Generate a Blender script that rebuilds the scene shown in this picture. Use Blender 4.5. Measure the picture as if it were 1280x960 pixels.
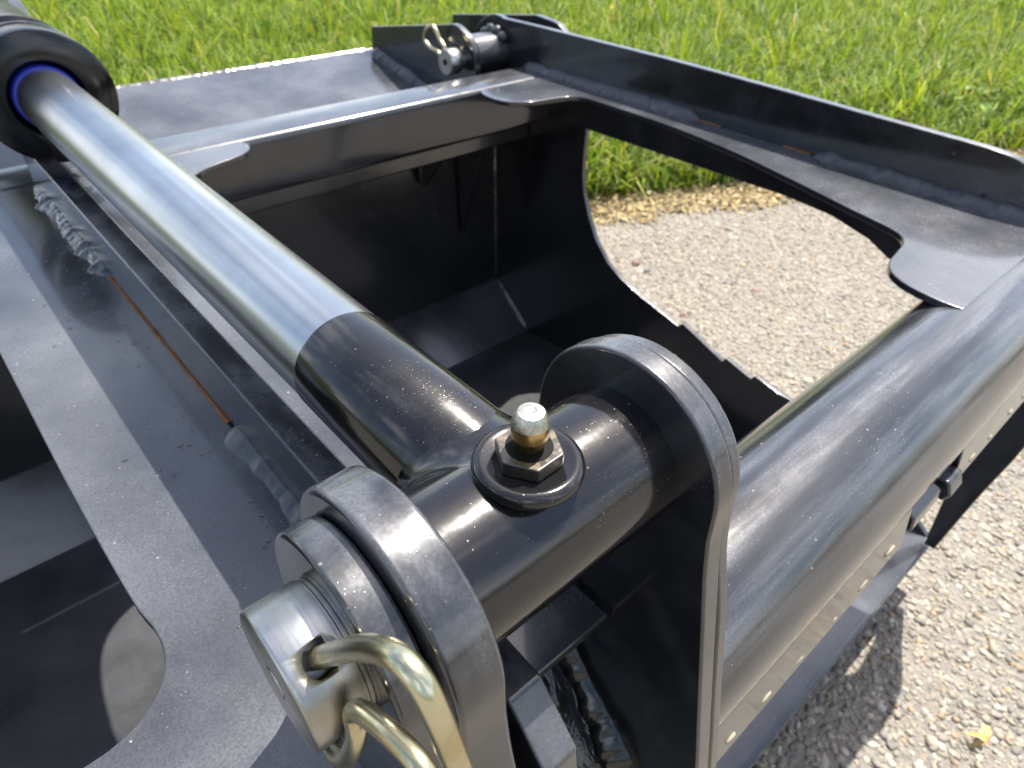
import bpy, bmesh, math, random
import numpy as np
from mathutils import Vector, Matrix, noise as mnoise

random.seed(7)
rng = np.random.default_rng(7)
for o in list(bpy.data.objects):
    bpy.data.objects.remove(o, do_unlink=True)
scene = bpy.context.scene
COL = scene.collection
MM = 0.001

# ------------------------------------------------------------------ camera
# world: X along the front tube / clevis pin, Y towards the hinge, Z up; origin on the clevis pin axis
CAM = np.array([-0.119, -0.117, 0.192])
ROT = np.array([[0.7499743, -0.3960468, 0.5297976],
                [-0.6609791, -0.4794667, 0.5772507],
                [0.0254020, -0.7831083, -0.6213663]])     # rows: world X, Y, Z in camera axes (right, down, forward)
FPX = 842.76
cd = bpy.data.cameras.new('camera')
cam = bpy.data.objects.new('camera', cd)
COL.objects.link(cam)
r_, u_, b_ = ROT[:, 0], -ROT[:, 1], -ROT[:, 2]
cam.matrix_world = Matrix(((r_[0], u_[0], b_[0], CAM[0]), (r_[1], u_[1], b_[1], CAM[1]),
                           (r_[2], u_[2], b_[2], CAM[2]), (0, 0, 0, 1)))
cd.sensor_width = 36.0
cd.lens = 36.0 * FPX / 1280.0
cd.clip_start = 0.005
cd.clip_end = 500.0
cd.dof.use_dof = True
cd.dof.focus_distance = 0.235
cd.dof.aperture_fstop = 19.0
scene.camera = cam

# ------------------------------------------------------------------ light
SUN = Vector((0.53, 0.13, 1.0)).normalized()            # direction towards the sun
world = bpy.data.worlds.new('World')
scene.world = world
world.use_nodes = True
nt = world.node_tree
bgn = nt.nodes['Background']
sky = nt.nodes.new('ShaderNodeTexSky')
sky.sky_type = 'NISHITA'
sky.sun_disc = False
sky.sun_elevation = math.asin(SUN.z)
sky.sun_rotation = math.atan2(SUN.x, SUN.y)
sky.dust_density = 2.5
sky.air_density = 1.0
sky.ozone_density = 1.0
# thin broken cloud all over the sky
tcw = nt.nodes.new('ShaderNodeTexCoord')
cn = nt.nodes.new('ShaderNodeTexNoise')
cn.inputs['Scale'].default_value = 2.6
cn.inputs['Detail'].default_value = 7.0
cn.inputs['Roughness'].default_value = 0.6
nt.links.new(tcw.outputs['Generated'], cn.inputs['Vector'])
cr = nt.nodes.new('ShaderNodeValToRGB')
cr.color_ramp.elements[0].position = 0.5
cr.color_ramp.elements[1].position = 0.70
nt.links.new(cn.outputs['Fac'], cr.inputs[0])
cm = nt.nodes.new('ShaderNodeMix')
cm.data_type = 'RGBA'
nt.links.new(cr.outputs[0], cm.inputs[0])
nt.links.new(sky.outputs[0], cm.inputs[6])
cm.inputs[7].default_value = (10.5, 10.8, 11.4, 1)
nt.links.new(cm.outputs[2], bgn.inputs[0])
bgn.inputs[1].default_value = 0.09
sd = bpy.data.lights.new('sun', 'SUN')
sd.energy = 4.2
sd.angle = math.radians(0.53)
sd.color = (1.0, 0.95, 0.87)
sun = bpy.data.objects.new('sun', sd)
COL.objects.link(sun)
sun.rotation_euler = SUN.to_track_quat('Z', 'Y').to_euler()
sun.location = (2, 1, 4)
vs = scene.view_settings
vs.view_transform = 'Standard'
vs.look = 'None'
vs.gamma = 1.0
vs.use_curve_mapping = False
vs.exposure = 1.5

# ------------------------------------------------------------------ materials
def new_mat(name):
    m = bpy.data.materials.new(name)
    m.use_nodes = True
    t = m.node_tree
    b = t.nodes['Principled BSDF']
    return m, t, b

def N(t, typ, **kw):
    n = t.nodes.new(typ)
    for k, v in kw.items():
        if hasattr(n, k):
            setattr(n, k, v)
        else:
            n.inputs[k].default_value = v
    return n

def coords(t, scale=(1, 1, 1), obj=True):
    tc = N(t, 'ShaderNodeTexCoord')
    mp = N(t, 'ShaderNodeMapping')
    mp.inputs['Scale'].default_value = scale
    t.links.new(tc.outputs['Object'], mp.inputs['Vector'])
    return mp.outputs[0]

def ramp(t, src, stops):
    r = N(t, 'ShaderNodeValToRGB')
    el = r.color_ramp.elements
    while len(el) < len(stops):
        el.new(0.5)
    for e, (p, c) in zip(el, stops):
        e.position = p
        e.color = c if len(c) == 4 else (*c, 1)
    t.links.new(src, r.inputs[0])
    return r.outputs[0]

def mix(t, fac, a, b, blend='MIX'):
    m = N(t, 'ShaderNodeMix', data_type='RGBA', blend_type=blend)
    for s, v in ((0, fac), (6, a), (7, b)):
        if hasattr(v, 'links'):
            t.links.new(v, m.inputs[s])
        else:
            m.inputs[s].default_value = v if s == 0 else (*v, 1)
    return m.outputs[2]

def math_n(t, op, a, b=0.0, clamp=False):
    m = N(t, 'ShaderNodeMath', operation=op, use_clamp=clamp)
    for i, v in enumerate((a, b)):
        if hasattr(v, 'links'):
            t.links.new(v, m.inputs[i])
        else:
            m.inputs[i].default_value = v
    return m.outputs[0]

def tex_noise(t, vec, scale, detail=4, rough=0.5):
    n = N(t, 'ShaderNodeTexNoise')
    n.inputs['Scale'].default_value = scale
    n.inputs['Detail'].default_value = detail
    n.inputs['Roughness'].default_value = rough
    t.links.new(vec, n.inputs['Vector'])
    return n.outputs['Fac']

def tex_vor(t, vec, scale, feature='F1', out='Distance', rand=1.0):
    n = N(t, 'ShaderNodeTexVoronoi', feature=feature)
    n.inputs['Scale'].default_value = scale
    n.inputs['Randomness'].default_value = rand
    t.links.new(vec, n.inputs['Vector'])
    return n.outputs[out]

def bump(t, b, h, strength, dist):
    bn = N(t, 'ShaderNodeBump')
    bn.inputs['Strength'].default_value = strength
    bn.inputs['Distance'].default_value = dist
    t.links.new(h, bn.inputs['Height'])
    t.links.new(bn.outputs[0], b.inputs['Normal'])

def paint(name, base, rough, streak=None, speck=0.5, dust_sheen=0.15, coat=0.6, peel=0.05, dust_sheen_col=(0.215, 0.225, 0.25), grit=1.0, wet=0.0, spec=0.75):
    """Glossy dark machine paint: slight orange peel, thin dusty film with sky sheen painted in, sparse pale grit."""
    m, t, b = new_mat(name)
    v = coords(t)
    big = tex_noise(t, v, 9, 4, 0.55)
    film = ramp(t, big, [(0.3, (0.15, 0.15, 0.15)), (0.75, (1, 1, 1))])
    if streak:
        st = tex_noise(t, coords(t, streak), 1.0, 4, 0.6)
        film = mix(t, 0.75, film, ramp(t, st, [(0.42, (0, 0, 0)), (0.72, (1, 1, 1))]))
    grain = ramp(t, tex_noise(t, v, 750, 2, 0.6), [(0.35, (0.62, 0.62, 0.62)), (0.65, (1, 1, 1))])
    film = mix(t, 1.0, film, grain, 'MULTIPLY')
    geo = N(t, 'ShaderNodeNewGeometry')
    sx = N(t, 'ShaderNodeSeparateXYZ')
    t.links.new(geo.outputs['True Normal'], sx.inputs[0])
    upf = N(t, 'ShaderNodeMapRange')                      # dusty tops; also paints lit tops paler than shaded sides
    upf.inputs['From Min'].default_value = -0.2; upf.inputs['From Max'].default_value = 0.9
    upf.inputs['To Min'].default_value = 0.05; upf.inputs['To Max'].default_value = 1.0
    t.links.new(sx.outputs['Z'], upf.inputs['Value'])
    settle_sheen = upf.outputs[0]
    filmf = math_n(t, 'MULTIPLY', math_n(t, 'MULTIPLY', film, dust_sheen), settle_sheen)
    c = mix(t, filmf, base, dust_sheen_col)
    # sparse grit: a few coarse grains and finer ones in clusters
    vn = N(t, 'ShaderNodeTexVoronoi'); vn.inputs['Scale'].default_value = 150 * grit
    t.links.new(v, vn.inputs['Vector'])
    sc = N(t, 'ShaderNodeSeparateColor'); t.links.new(vn.outputs['Color'], sc.inputs[0])
    rad = math_n(t, 'MULTIPLY', math_n(t, 'SUBTRACT', sc.outputs[0], 0.38), 0.22)
    sp = math_n(t, 'MULTIPLY', math_n(t, 'SUBTRACT', rad, vn.outputs['Distance']), 14.0, True)
    vn2 = N(t, 'ShaderNodeTexVoronoi'); vn2.inputs['Scale'].default_value = 520 * grit
    t.links.new(v, vn2.inputs['Vector'])
    sc2 = N(t, 'ShaderNodeSeparateColor'); t.links.new(vn2.outputs['Color'], sc2.inputs[0])
    clus = ramp(t, tex_noise(t, v, 24, 3, 0.6), [(0.36, (0.12, 0.12, 0.12)), (0.7, (1, 1, 1))])
    rad2 = math_n(t, 'MULTIPLY', math_n(t, 'MULTIPLY', math_n(t, 'SUBTRACT', sc2.outputs[0], 0.12), 0.40), clus)
    sp2 = math_n(t, 'MULTIPLY', math_n(t, 'SUBTRACT', rad2, vn2.outputs['Distance']), 5.0, True)
    spk = math_n(t, 'MULTIPLY', math_n(t, 'MULTIPLY', math_n(t, 'MAXIMUM', sp, sp2), speck, True), settle_sheen)
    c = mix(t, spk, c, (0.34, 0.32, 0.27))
    t.links.new(c, b.inputs['Base Color'])
    ro = math_n(t, 'ADD', rough, math_n(t, 'MULTIPLY', math_n(t, 'MAXIMUM', filmf, spk), 0.5), True)
    marks = ramp(t, tex_noise(t, v, 38, 5, 0.65), [(0.45, (0, 0, 0)), (0.8, (1, 1, 1))])
    ro = math_n(t, 'ADD', ro, math_n(t, 'MULTIPLY', marks, 0.12), True)
    t.links.new(ro, b.inputs['Roughness'])
    b.inputs['Coat Weight'].default_value = coat
    b.inputs['Specular IOR Level'].default_value = spec
    b.inputs['Coat Roughness'].default_value = rough * 0.6
    pe = tex_noise(t, v, 120, 2, 0.5)
    h = math_n(t, 'ADD', math_n(t, 'MULTIPLY', pe, 0.6), math_n(t, 'MULTIPLY', spk, 1.0))
    if wet:
        wn = N(t, 'ShaderNodeTexNoise'); wn.inputs['Scale'].default_value = 55; wn.inputs['Detail'].default_value = 3; wn.inputs['Distortion'].default_value = 1.4
        t.links.new(v, wn.inputs['Vector'])
        h = math_n(t, 'ADD', h, math_n(t, 'MULTIPLY', wn.outputs['Fac'], wet))
    bump(t, b, h, peel, 0.0012)
    return m

M = {}
M['paint'] = paint('dark_grey_paint', (0.009, 0.0098, 0.0115), 0.12, speck=0.8, dust_sheen=0.46, coat=0.6, spec=0.5)
M['paint_tube'] = paint('dark_grey_paint_streaked', (0.009, 0.0096, 0.011), 0.12, streak=(5, 70, 70), speck=0.7, dust_sheen=0.5, coat=0.6, spec=0.5)
M['paint_edge'] = paint('dark_grey_paint_cut_edge', (0.008, 0.0085, 0.010), 0.16, streak=(40, 18, 18), speck=0.5, dust_sheen=0.5, peel=0.2, coat=0.6, spec=0.5)
M['paint_shell'] = paint('bucket_paint', (0.006, 0.0063, 0.0075), 0.20, speck=0.4, dust_sheen=0.12)
M['floor'] = paint('scuffed_floor_paint', (0.012, 0.012, 0.013), 0.4, speck=0.4, dust_sheen=0.26, coat=0.0, spec=0.4)
M['weld_rough'] = paint('rough_painted_weld', (0.008, 0.009, 0.011), 0.10, speck=0.2, dust_sheen=0.05, peel=0.9, wet=7.0, grit=2)
M['gloss'] = paint('gloss_black_paint', (0.005, 0.005, 0.006), 0.10, streak=(14, 60, 60), speck=0.6, dust_sheen=0.07, coat=0.2, peel=0.14, grit=2.2, spec=0.5, dust_sheen_col=(0.17, 0.16, 0.14))
M['gloss_clean'] = paint('gloss_black_paint_clean', (0.004, 0.004, 0.005), 0.14, speck=0.06, dust_sheen=0.02, coat=0.0, spec=0.5)
M['hex'] = paint('hex_base_paint', (0.012, 0.011, 0.009), 0.22, streak=(300, 300, 300), speck=0.9, dust_sheen=0.6, dust_sheen_col=(0.22, 0.145, 0.055), coat=0.2, grit=3)
M['weld'] = paint('painted_weld', (0.012, 0.013, 0.016), 0.30, speck=0.2, dust_sheen=0.40, peel=0.3, coat=0.2, spec=0.5)
M['wet'] = paint('wet_black_paint', (0.003, 0.003, 0.004), 0.12, speck=0.3, dust_sheen=0.0, coat=0.2, peel=0.5, wet=5.0, spec=0.5)

def metal(name, col, rough, streak, var=0.12, bump_s=0.05, col2=None, nscale=30):
    m, t, b = new_mat(name)
    b.inputs['Metallic'].default_value = 1.0
    v = coords(t, streak)
    n = tex_noise(t, v, 1.0, 5, 0.6)
    v2 = coords(t)
    n2 = tex_noise(t, v2, nscale, 5, 0.65)
    c2 = col2 or tuple(x * 0.72 for x in col)
    c = mix(t, ramp(t, n2, [(0.38, (0, 0, 0)), (0.66, (1, 1, 1))]), col, c2)
    c = mix(t, math_n(t, 'MULTIPLY', ramp(t, n, [(0.4, (0, 0, 0)), (0.7, (1, 1, 1))]), 0.35), c, tuple(x * 0.6 for x in col))
    t.links.new(c, b.inputs['Base Color'])
    ro = math_n(t, 'ADD', rough, math_n(t, 'MULTIPLY', math_n(t, 'SUBTRACT', n, 0.5), var), True)
    t.links.new(ro, b.inputs['Roughness'])
    bump(t, b, n, bump_s, 0.0006)
    return m

M['chrome'] = metal('chrome_rod', (0.58, 0.59, 0.59), 0.25, (60, 3, 60), 0.05, 0.01, nscale=6)
M['zinc'] = metal('zinc_plated_steel', (0.48, 0.49, 0.485), 0.34, (600, 30, 30), 0.2, 0.10, col2=(0.36, 0.33, 0.28), nscale=45)
M['zinc_yellow'] = metal('yellow_zinc_wire', (0.58, 0.55, 0.38), 0.27, (60, 60, 60), 0.2, 0.06, col2=(0.50, 0.40, 0.20), nscale=60)
M['brass'] = metal('yellow_zinc_fitting', (0.62, 0.42, 0.14), 0.28, (300, 300, 300), 0.2, 0.08, col2=(0.40, 0.30, 0.16), nscale=200)
M['nickel'] = metal('worn_fitting_tip', (0.58, 0.55, 0.46), 0.36, (400, 400, 400), 0.25, 0.5, col2=(0.34, 0.36, 0.30), nscale=420)

m, t, b = new_mat('blue_seal')
b.inputs['Base Color'].default_value = (0.02, 0.03, 0.30, 1); b.inputs['Roughness'].default_value = 0.35
M['blue'] = m
m, t, b = new_mat('dull_black')  # matte black, also used to paint shade at the grease fitting
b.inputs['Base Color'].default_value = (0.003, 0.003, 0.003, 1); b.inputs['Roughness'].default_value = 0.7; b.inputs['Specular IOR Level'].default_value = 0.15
M['matte_black'] = m
m, t, b = new_mat('rust')
v = coords(t)
t.links.new(mix(t, tex_noise(t, v, 140, 5, 0.7), (0.03, 0.016, 0.010), (0.36, 0.14, 0.03)), b.inputs['Base Color'])
b.inputs['Roughness'].default_value = 0.9
M['rust'] = m
m, t, b = new_mat('dried_mud')
b.inputs['Base Color'].default_value = (0.30, 0.26, 0.19, 1); b.inputs['Roughness'].default_value = 0.9
M['mud'] = m
m, t, b = new_mat('worn_steel_edge')
v = coords(t)
t.links.new(mix(t, ramp(t, tex_noise(t, v, 60, 5, 0.7), [(0.4, (0, 0, 0)), (0.65, (1, 1, 1))]), (0.04, 0.042, 0.046), (0.15, 0.12, 0.10)), b.inputs['Base Color'])
b.inputs['Roughness'].default_value = 0.4
M['edge'] = m
m, t, b = new_mat('water')
b.inputs['Base Color'].default_value = (1, 1, 1, 1); b.inputs['Roughness'].default_value = 0.02
b.inputs['IOR'].default_value = 1.33; b.inputs['Transmission Weight'].default_value = 1.0
M['water'] = m

def ground_mat(name, stops, scale, rough=0.9, h=0.004, fine=900):
    m, t, b = new_mat(name)
    v = coords(t)
    n = tex_noise(t, v, scale, 8, 0.7)
    n2 = tex_noise(t, v, 1.7, 4, 0.6)
    c = ramp(t, n, stops)
    c = mix(t, math_n(t, 'MULTIPLY', n2, 0.5), c, tuple(x * 0.75 for x in stops[-1][1]))
    t.links.new(c, b.inputs['Base Color'])
    b.inputs['Roughness'].default_value = rough
    vo = tex_vor(t, v, fine)
    bump(t, b, math_n(t, 'ADD', vo, n), 0.9, h)
    return m

M['asphalt'] = ground_mat('worn_asphalt', [(0.3, (0.12, 0.11, 0.096)), (0.55, (0.21, 0.19, 0.16)), (0.75, (0.27, 0.245, 0.205))], 130, fine=110)
M['soil'] = ground_mat('lawn_soil', [(0.3, (0.018, 0.03, 0.006)), (0.7, (0.045, 0.065, 0.013))], 20)

def attr_mat(name, rough=0.8, transl=0.0, spec=0.3):
    m, t, b = new_mat(name)
    a = N(t, 'ShaderNodeVertexColor'); a.layer_name = 'col'
    t.links.new(a.outputs[0], b.inputs['Base Color'])
    b.inputs['Roughness'].default_value = rough
    b.inputs['Specular IOR Level'].default_value = spec
    if transl:
        tr = N(t, 'ShaderNodeBsdfTranslucent')
        hs = mix(t, 1.0, a.outputs[0], (1.25, 1.15, 0.55), 'MULTIPLY')
        t.links.new(hs, tr.inputs[0])
        mx = N(t, 'ShaderNodeMixShader'); mx.inputs[0].default_value = transl
        t.links.new(b.outputs[0], mx.inputs[1]); t.links.new(tr.outputs[0], mx.inputs[2])
        t.links.new(mx.outputs[0], t.nodes['Material Output'].inputs[0])
    return m
M['grass'] = attr_mat('grass_blades', 0.5, 0.45, 0.22)
M['stone'] = attr_mat('driveway_stone', 0.85, 0, 0.25)
M['straw'] = attr_mat('dry_straw', 0.75, 0.2, 0.3)

# ------------------------------------------------------------------ object helpers
def tag(o, label=None, cat=None, group=None, kind=None):
    if label: o['label'] = label
    if cat: o['category'] = cat
    if group: o['group'] = group
    if kind: o['kind'] = kind
    return o

def thing(name, label, cat, loc, group=None):
    o = bpy.data.objects.new(name, None)
    o.empty_display_size = 0.05
    COL.objects.link(o)
    o.location = Vector(loc) * MM
    return tag(o, label, cat, group)

def obj(name, bm_or_me, mat, parent=None, smooth=0.7, bevel=0.0, seg=2):
    """Mesh coordinates are world millimetres."""
    if isinstance(bm_or_me, bmesh.types.BMesh):
        me = bpy.data.meshes.new(name)
        bmesh.ops.scale(bm_or_me, vec=(MM, MM, MM), verts=bm_or_me.verts)
        bmesh.ops.recalc_face_normals(bm_or_me, faces=bm_or_me.faces)
        bm_or_me.to_mesh(me); bm_or_me.free()
    else:
        me = bm_or_me
    me.name = name
    me.materials.append(M[mat] if isinstance(mat, str) else mat)
    o = bpy.data.objects.new(name, me)
    COL.objects.link(o)
    if smooth:
        me.polygons.foreach_set('use_smooth', [True] * len(me.polygons))
        me.set_sharp_from_angle(angle=smooth)
    if bevel:
        bv = o.modifiers.new('bevel', 'BEVEL')
        bv.width = bevel * MM; bv.segments = seg; bv.limit_method = 'ANGLE'; bv.angle_limit = 0.6
        bv.harden_normals = True
    if parent:
        base = parent
        off = Vector(parent.location)
        if parent.parent:
            off = off + Vector(parent.parent.location)
        o.parent = parent
        o.location = -off
    return o

def prism(pts, axis, a, b):
    """Extrude a 2-D outline. axis 'x': pts are (y,z); 'y': (x,z); 'z': (x,y)."""
    bm = bmesh.new()
    def P3(p, h):
        return {'x': (h, p[0], p[1]), 'y': (p[0], h, p[1]), 'z': (p[0], p[1], h)}[axis]
    lo = [bm.verts.new(P3(p, a)) for p in pts]
    hi = [bm.verts.new(P3(p, b)) for p in pts]
    n = len(pts)
    bm.faces.new(lo[::-1]); bm.faces.new(hi)
    for i in range(n):
        j = (i + 1) % n
        bm.faces.new((lo[i], lo[j], hi[j], hi[i]))
    return bm

def rounded(pts, seg=8):
    """pts: (u, v[, radius]) -> outline with filleted corners."""
    out = []
    n = len(pts)
    for i, p in enumerate(pts):
        r = p[2] if len(p) > 2 else 0
        c = Vector(p[:2])
        if r <= 0:
            out.append(tuple(c)); continue
        a = Vector(pts[i - 1][:2]) - c
        b = Vector(pts[(i + 1) % n][:2]) - c
        la, lb = a.length, b.length
        a.normalize(); b.normalize()
        ang = max(min(a.dot(b), 0.9999), -0.9999)
        half = math.acos(ang) / 2
        d = min(r / math.tan(half), la * 0.49, lb * 0.49)
        rr = d * math.tan(half)
        bis = (a + b).normalized()
        cen = c + bis * (rr / math.sin(half))
        s = c + a * d - cen; e = c + b * d - cen
        a0 = math.atan2(s.y, s.x); a1 = math.atan2(e.y, e.x)
        da = (a1 - a0 + math.pi) % (2 * math.pi) - math.pi
        for k in range(seg + 1):
            th = a0 + da * k / seg
            out.append((cen.x + rr * math.cos(th), cen.y + rr * math.sin(th)))
    return out

def curve2(pts, sub=5):
    return [(p.x, p.y) for p in catmull([(a, b, 0) for a, b in pts], sub)]

def frame_axis(axis):
    ax = Vector(axis).normalized()
    u = ax.orthogonal().normalized()
    return ax, u, ax.cross(u)

def lathe(profile, origin, axis, seg=48, cap=True):
    """profile: (radius, distance along axis)."""
    ax, u, w = frame_axis(axis)
    o = Vector(origin)
    bm = bmesh.new()
    rings = []
    for r, h in profile:
        if r <= 0.0001:
            rings.append([bm.verts.new(o + ax * h)])
        else:
            rings.append([bm.verts.new(o + ax * h + (u * math.cos(2 * math.pi * k / seg) + w * math.sin(2 * math.pi * k / seg)) * r) for k in range(seg)])
    for A, B in zip(rings, rings[1:]):
        if len(A) == 1 and len(B) == 1: continue
        for k in range(seg):
            j = (k + 1) % seg
            if len(A) == 1: bm.faces.new((A[0], B[j], B[k]))
            elif len(B) == 1: bm.faces.new((A[k], A[j], B[0]))
            else: bm.faces.new((A[k], A[j], B[j], B[k]))
    if cap:
        for rg in (rings[0], rings[-1]):
            if len(rg) > 2: bm.faces.new(rg)
    return bm

def catmull(pts, sub=8):
    P = [Vector(p) for p in pts]
    P = [P[0] * 2 - P[1]] + P + [P[-1] * 2 - P[-2]]
    out = []
    for i in range(1, len(P) - 2):
        for k in range(sub):
            s = k / sub
            a, b, c, d = P[i - 1], P[i], P[i + 1], P[i + 2]
            out.append(0.5 * ((2 * b) + (c - a) * s + (2 * a - 5 * b + 4 * c - d) * s * s + (3 * b - a - 3 * c + d) * s ** 3))
    out.append(P[-2])
    return out

def sweep(path, r, seg=14, bm=None, closed=False):
    bm = bm or bmesh.new()
    path = [Vector(p) for p in path]
    u = None; rings = []
    for i, p in enumerate(path):
        tg = (path[min(i + 1, len(path) - 1)] - path[max(i - 1, 0)]).normalized()
        if u is None: u = tg.orthogonal().normalized()
        u = (u - tg * u.dot(tg)).normalized()
        w = tg.cross(u)
        rr = r(i / (len(path) - 1)) if callable(r) else r
        rings.append([bm.verts.new(p + (u * math.cos(2 * math.pi * k / seg) + w * math.sin(2 * math.pi * k / seg)) * rr) for k in range(seg)])
    for A, B in zip(rings, rings[1:]):
        for k in range(seg):
            j = (k + 1) % seg
            bm.faces.new((A[k], A[j], B[j], B[k]))
    bm.faces.new(rings[0]); bm.faces.new(rings[-1])
    return bm

def box(x0, x1, y0, y1, z0, z1):
    return prism([(x0, y0), (x1, y0), (x1, y1), (x0, y1)], 'z', z0, z1)

def weld(p0, p1, side, up, size, pitch=5.0, rough=0.3, seed=0, lean=1.0):
    """Fillet bead from p0 to p1 in the corner between 'side' and 'up': overlapping crescent ripples."""
    p0, p1 = Vector(p0), Vector(p1)
    side, up = Vector(side).normalized(), Vector(up).normalized()
    L = (p1 - p0).length
    tg = (p1 - p0) / L
    n = max(int(L / 0.9), 8); m = 11
    bm = bmesh.new(); rows = []
    for i in range(n + 1):
        s = i / n * L
        end = 0.06 + 0.94 * math.sin(math.pi / 2 * min(1.0, min(s, L - s) / (size * 1.5))) ** 0.7
        wv = 1 + rough * mnoise.noise((s * 0.03, seed * 3.1, 0.2)) + 0.35 * rough * mnoise.noise((s * 0.12, seed * 1.7, 4.2))
        ws = 1 + 0.5 * rough * mnoise.noise((s * 0.05, seed * 5.1, 8.2))
        row = []
        for k in range(m):
            a = k / (m - 1) * math.pi / 2
            mid = math.sin(2 * a)
            sh = s + size * 0.55 * mid + pitch * 0.5 * mnoise.noise((s * 0.06, seed, 1.3))
            ph = (sh / pitch) % 1.0
            rip = (1 - ph) ** 1.5 * (0.5 + 0.5 * mnoise.noise((math.floor(sh / pitch) * 1.37, seed, 2.2)) + 0.5)
            d = size * wv * end
            bulge = 1 + mid * (0.04 + 0.022 * rip + 0.16 * rough * mnoise.noise((s * 0.16, a * 1.5, seed * 7.0)))
            ca, sa = math.cos(a) ** 1.6, math.sin(a) ** 1.6
            q = p0 + tg * s + side * (d * ws * ca * lean * bulge) + up * (d * sa * 0.72 * bulge) - side * 0.6 - up * 0.6
            row.append(bm.verts.new(q))
        rows.append(row)
    for A, B in zip(rows, rows[1:]):
        for k in range(m - 1):
            bm.faces.new((A[k], A[k + 1], B[k + 1], B[k]))
    bm.faces.new(rows[0] + [bm.verts.new(p0 - side - up)]); bm.faces.new(rows[-1] + [bm.verts.new(p1 - side - up)])
    return bm

def pix_ray(px, py):
    d = ROT @ np.array([px - 640.0, py - 480.0, FPX])
    return d / np.linalg.norm(d)

# ------------------------------------------------------------------ ground
GZ = -650.0
EDGE_A = np.array([1362.0, 1180.0]); EDGE_B = np.array([3009.0, 491.0])     # where the driveway meets the lawn
ED = (EDGE_B - EDGE_A) / np.linalg.norm(EDGE_B - EDGE_A)
EN = np.array([-ED[1], ED[0]])                                              # towards the lawn
def edge_pt(s, off):
    p = EDGE_A + ED * s + EN * off
    return (p[0], p[1])
S = 60000
lawn = obj('lawn', prism([(-S, -S), (S, -S), (S, S), (-S, S)], 'z', GZ - 30, GZ - 6), 'soil', smooth=0)
tag(lawn, kind='structure')
# the driveway: a slab with an uneven edge against the lawn
front = []
s = -9000
while s <= 9000:
    front.append(edge_pt(s, 26 * mnoise.noise((s * 0.004, 0.3, 0)) + 14 * mnoise.noise((s * 0.02, 2.3, 0))))
    s += 60 if -2500 < s < 4500 else 400
drive_pts = [edge_pt(-9000, -9000)] + [edge_pt(9000, -9000)] + front[::-1]
driveway = obj('driveway', prism(drive_pts[::-1], 'z', GZ - 8, GZ), 'asphalt', smooth=0)
tag(driveway, kind='structure')

def project(P):
    c = (P * MM - CAM) @ ROT
    z = np.maximum(c[:, 2], 1e-4)
    return 640 + FPX * c[:, 0] / z, 480 + FPX * c[:, 1] / z, c[:, 2]

def mesh_np(name, V, F, cols=None):
    """V (n,3) metres, F (m,3|4) -> mesh with a point colour layer."""
    me = bpy.data.meshes.new(name)
    k = F.shape[1]
    me.vertices.add(len(V)); me.vertices.foreach_set('co', V.astype(np.float32).ravel())
    me.loops.add(F.size); me.loops.foreach_set('vertex_index', F.astype(np.int32).ravel())
    me.polygons.add(len(F))
    me.polygons.foreach_set('loop_start', np.arange(0, F.size, k, dtype=np.int32))
    me.polygons.foreach_set('loop_total', np.full(len(F), k, dtype=np.int32))
    if cols is not None:
        at = me.color_attributes.new('col', 'FLOAT_COLOR', 'POINT')
        at.data.foreach_set('color', np.c_[cols, np.ones(len(cols))].astype(np.float32).ravel())
    me.update(calc_edges=True)
    return me

# stones bound in the driveway surface
def ico():
    bm = bmesh.new(); bmesh.ops.create_icosphere(bm, subdivisions=1, radius=1)
    v = np.array([x.co[:] for x in bm.verts]); f = np.array([[w.index for w in q.verts] for q in bm.faces]); bm.free()
    return v, f
IV, IF = ico()
def scatter_stones(n, x0, x1, y0, y1, rmin, rmax, margin, bury, palette, power=1.6):
    P = np.c_[rng.uniform(x0, x1, n), rng.uniform(y0, y1, n), np.full(n, GZ)]
    px, py, pz = project(P)
    inside = ((P[:, :2] - EDGE_A) @ EN < 20) & ~((P[:, 0] < 740) & (P[:, 1] > -50))     # none under the bucket
    ok = (px > -margin) & (px < 1280 + margin) & (py > -margin) & (py < 960 + margin) & (pz > 0) & inside
    P = P[ok]; n = len(P)
    r = rmin + (rmax - rmin) * rng.random(n) ** power
    sc = np.c_[r * rng.uniform(0.8, 1.35, n), r * rng.uniform(0.65, 1.1, n), r * rng.uniform(0.2, 0.4, n)]
    jit = 1 + rng.normal(0, 0.17, (n, len(IV), 1))
    V = IV[None] * jit * sc[:, None, :]
    th = rng.uniform(0, 6.283, n); tl = rng.normal(0, 0.25, n)
    c, s_ = np.cos(th)[:, None], np.sin(th)[:, None]
    ct, st = np.cos(tl)[:, None], np.sin(tl)[:, None]
    X, Y, Z = V[..., 0], V[..., 1], V[..., 2]
    Y, Z = Y * ct - Z * st, Y * st + Z * ct
    X, Y = X * c - Y * s_, X * s_ + Y * c
    V = np.stack([X, Y, Z], -1)
    V += P[:, None, :]
    V[..., 2] += (sc[:, 2] * rng.uniform(-bury, 0.15, n))[:, None]
    F = (IF[None] + (np.arange(n) * len(IV))[:, None, None]).reshape(-1, 3)
    pal = np.array(palette)
    ccol = pal[rng.choice(len(pal), n, p=np.array([p_[3] for p_ in palette]))][:, :3] * rng.uniform(0.72, 1.1, (n, 1))
    C = np.repeat(ccol, len(IV), 0)
    return V.reshape(-1, 3) * MM, F, C
PAL = [(0.28, 0.24, 0.185, .40), (0.22, 0.20, 0.17, .26), (0.34, 0.305, 0.25, .16), (0.18, 0.165, 0.145, .10), (0.27, 0.20, 0.13, .05), (0.40, 0.37, 0.32, .03)]
Va, Fa, Ca = scatter_stones(125000, -100, 2600, -600, 1250, 2.0, 7.2, 90, 0.85, PAL, 1.3)
print('stones', len(Fa) // 20)
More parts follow.
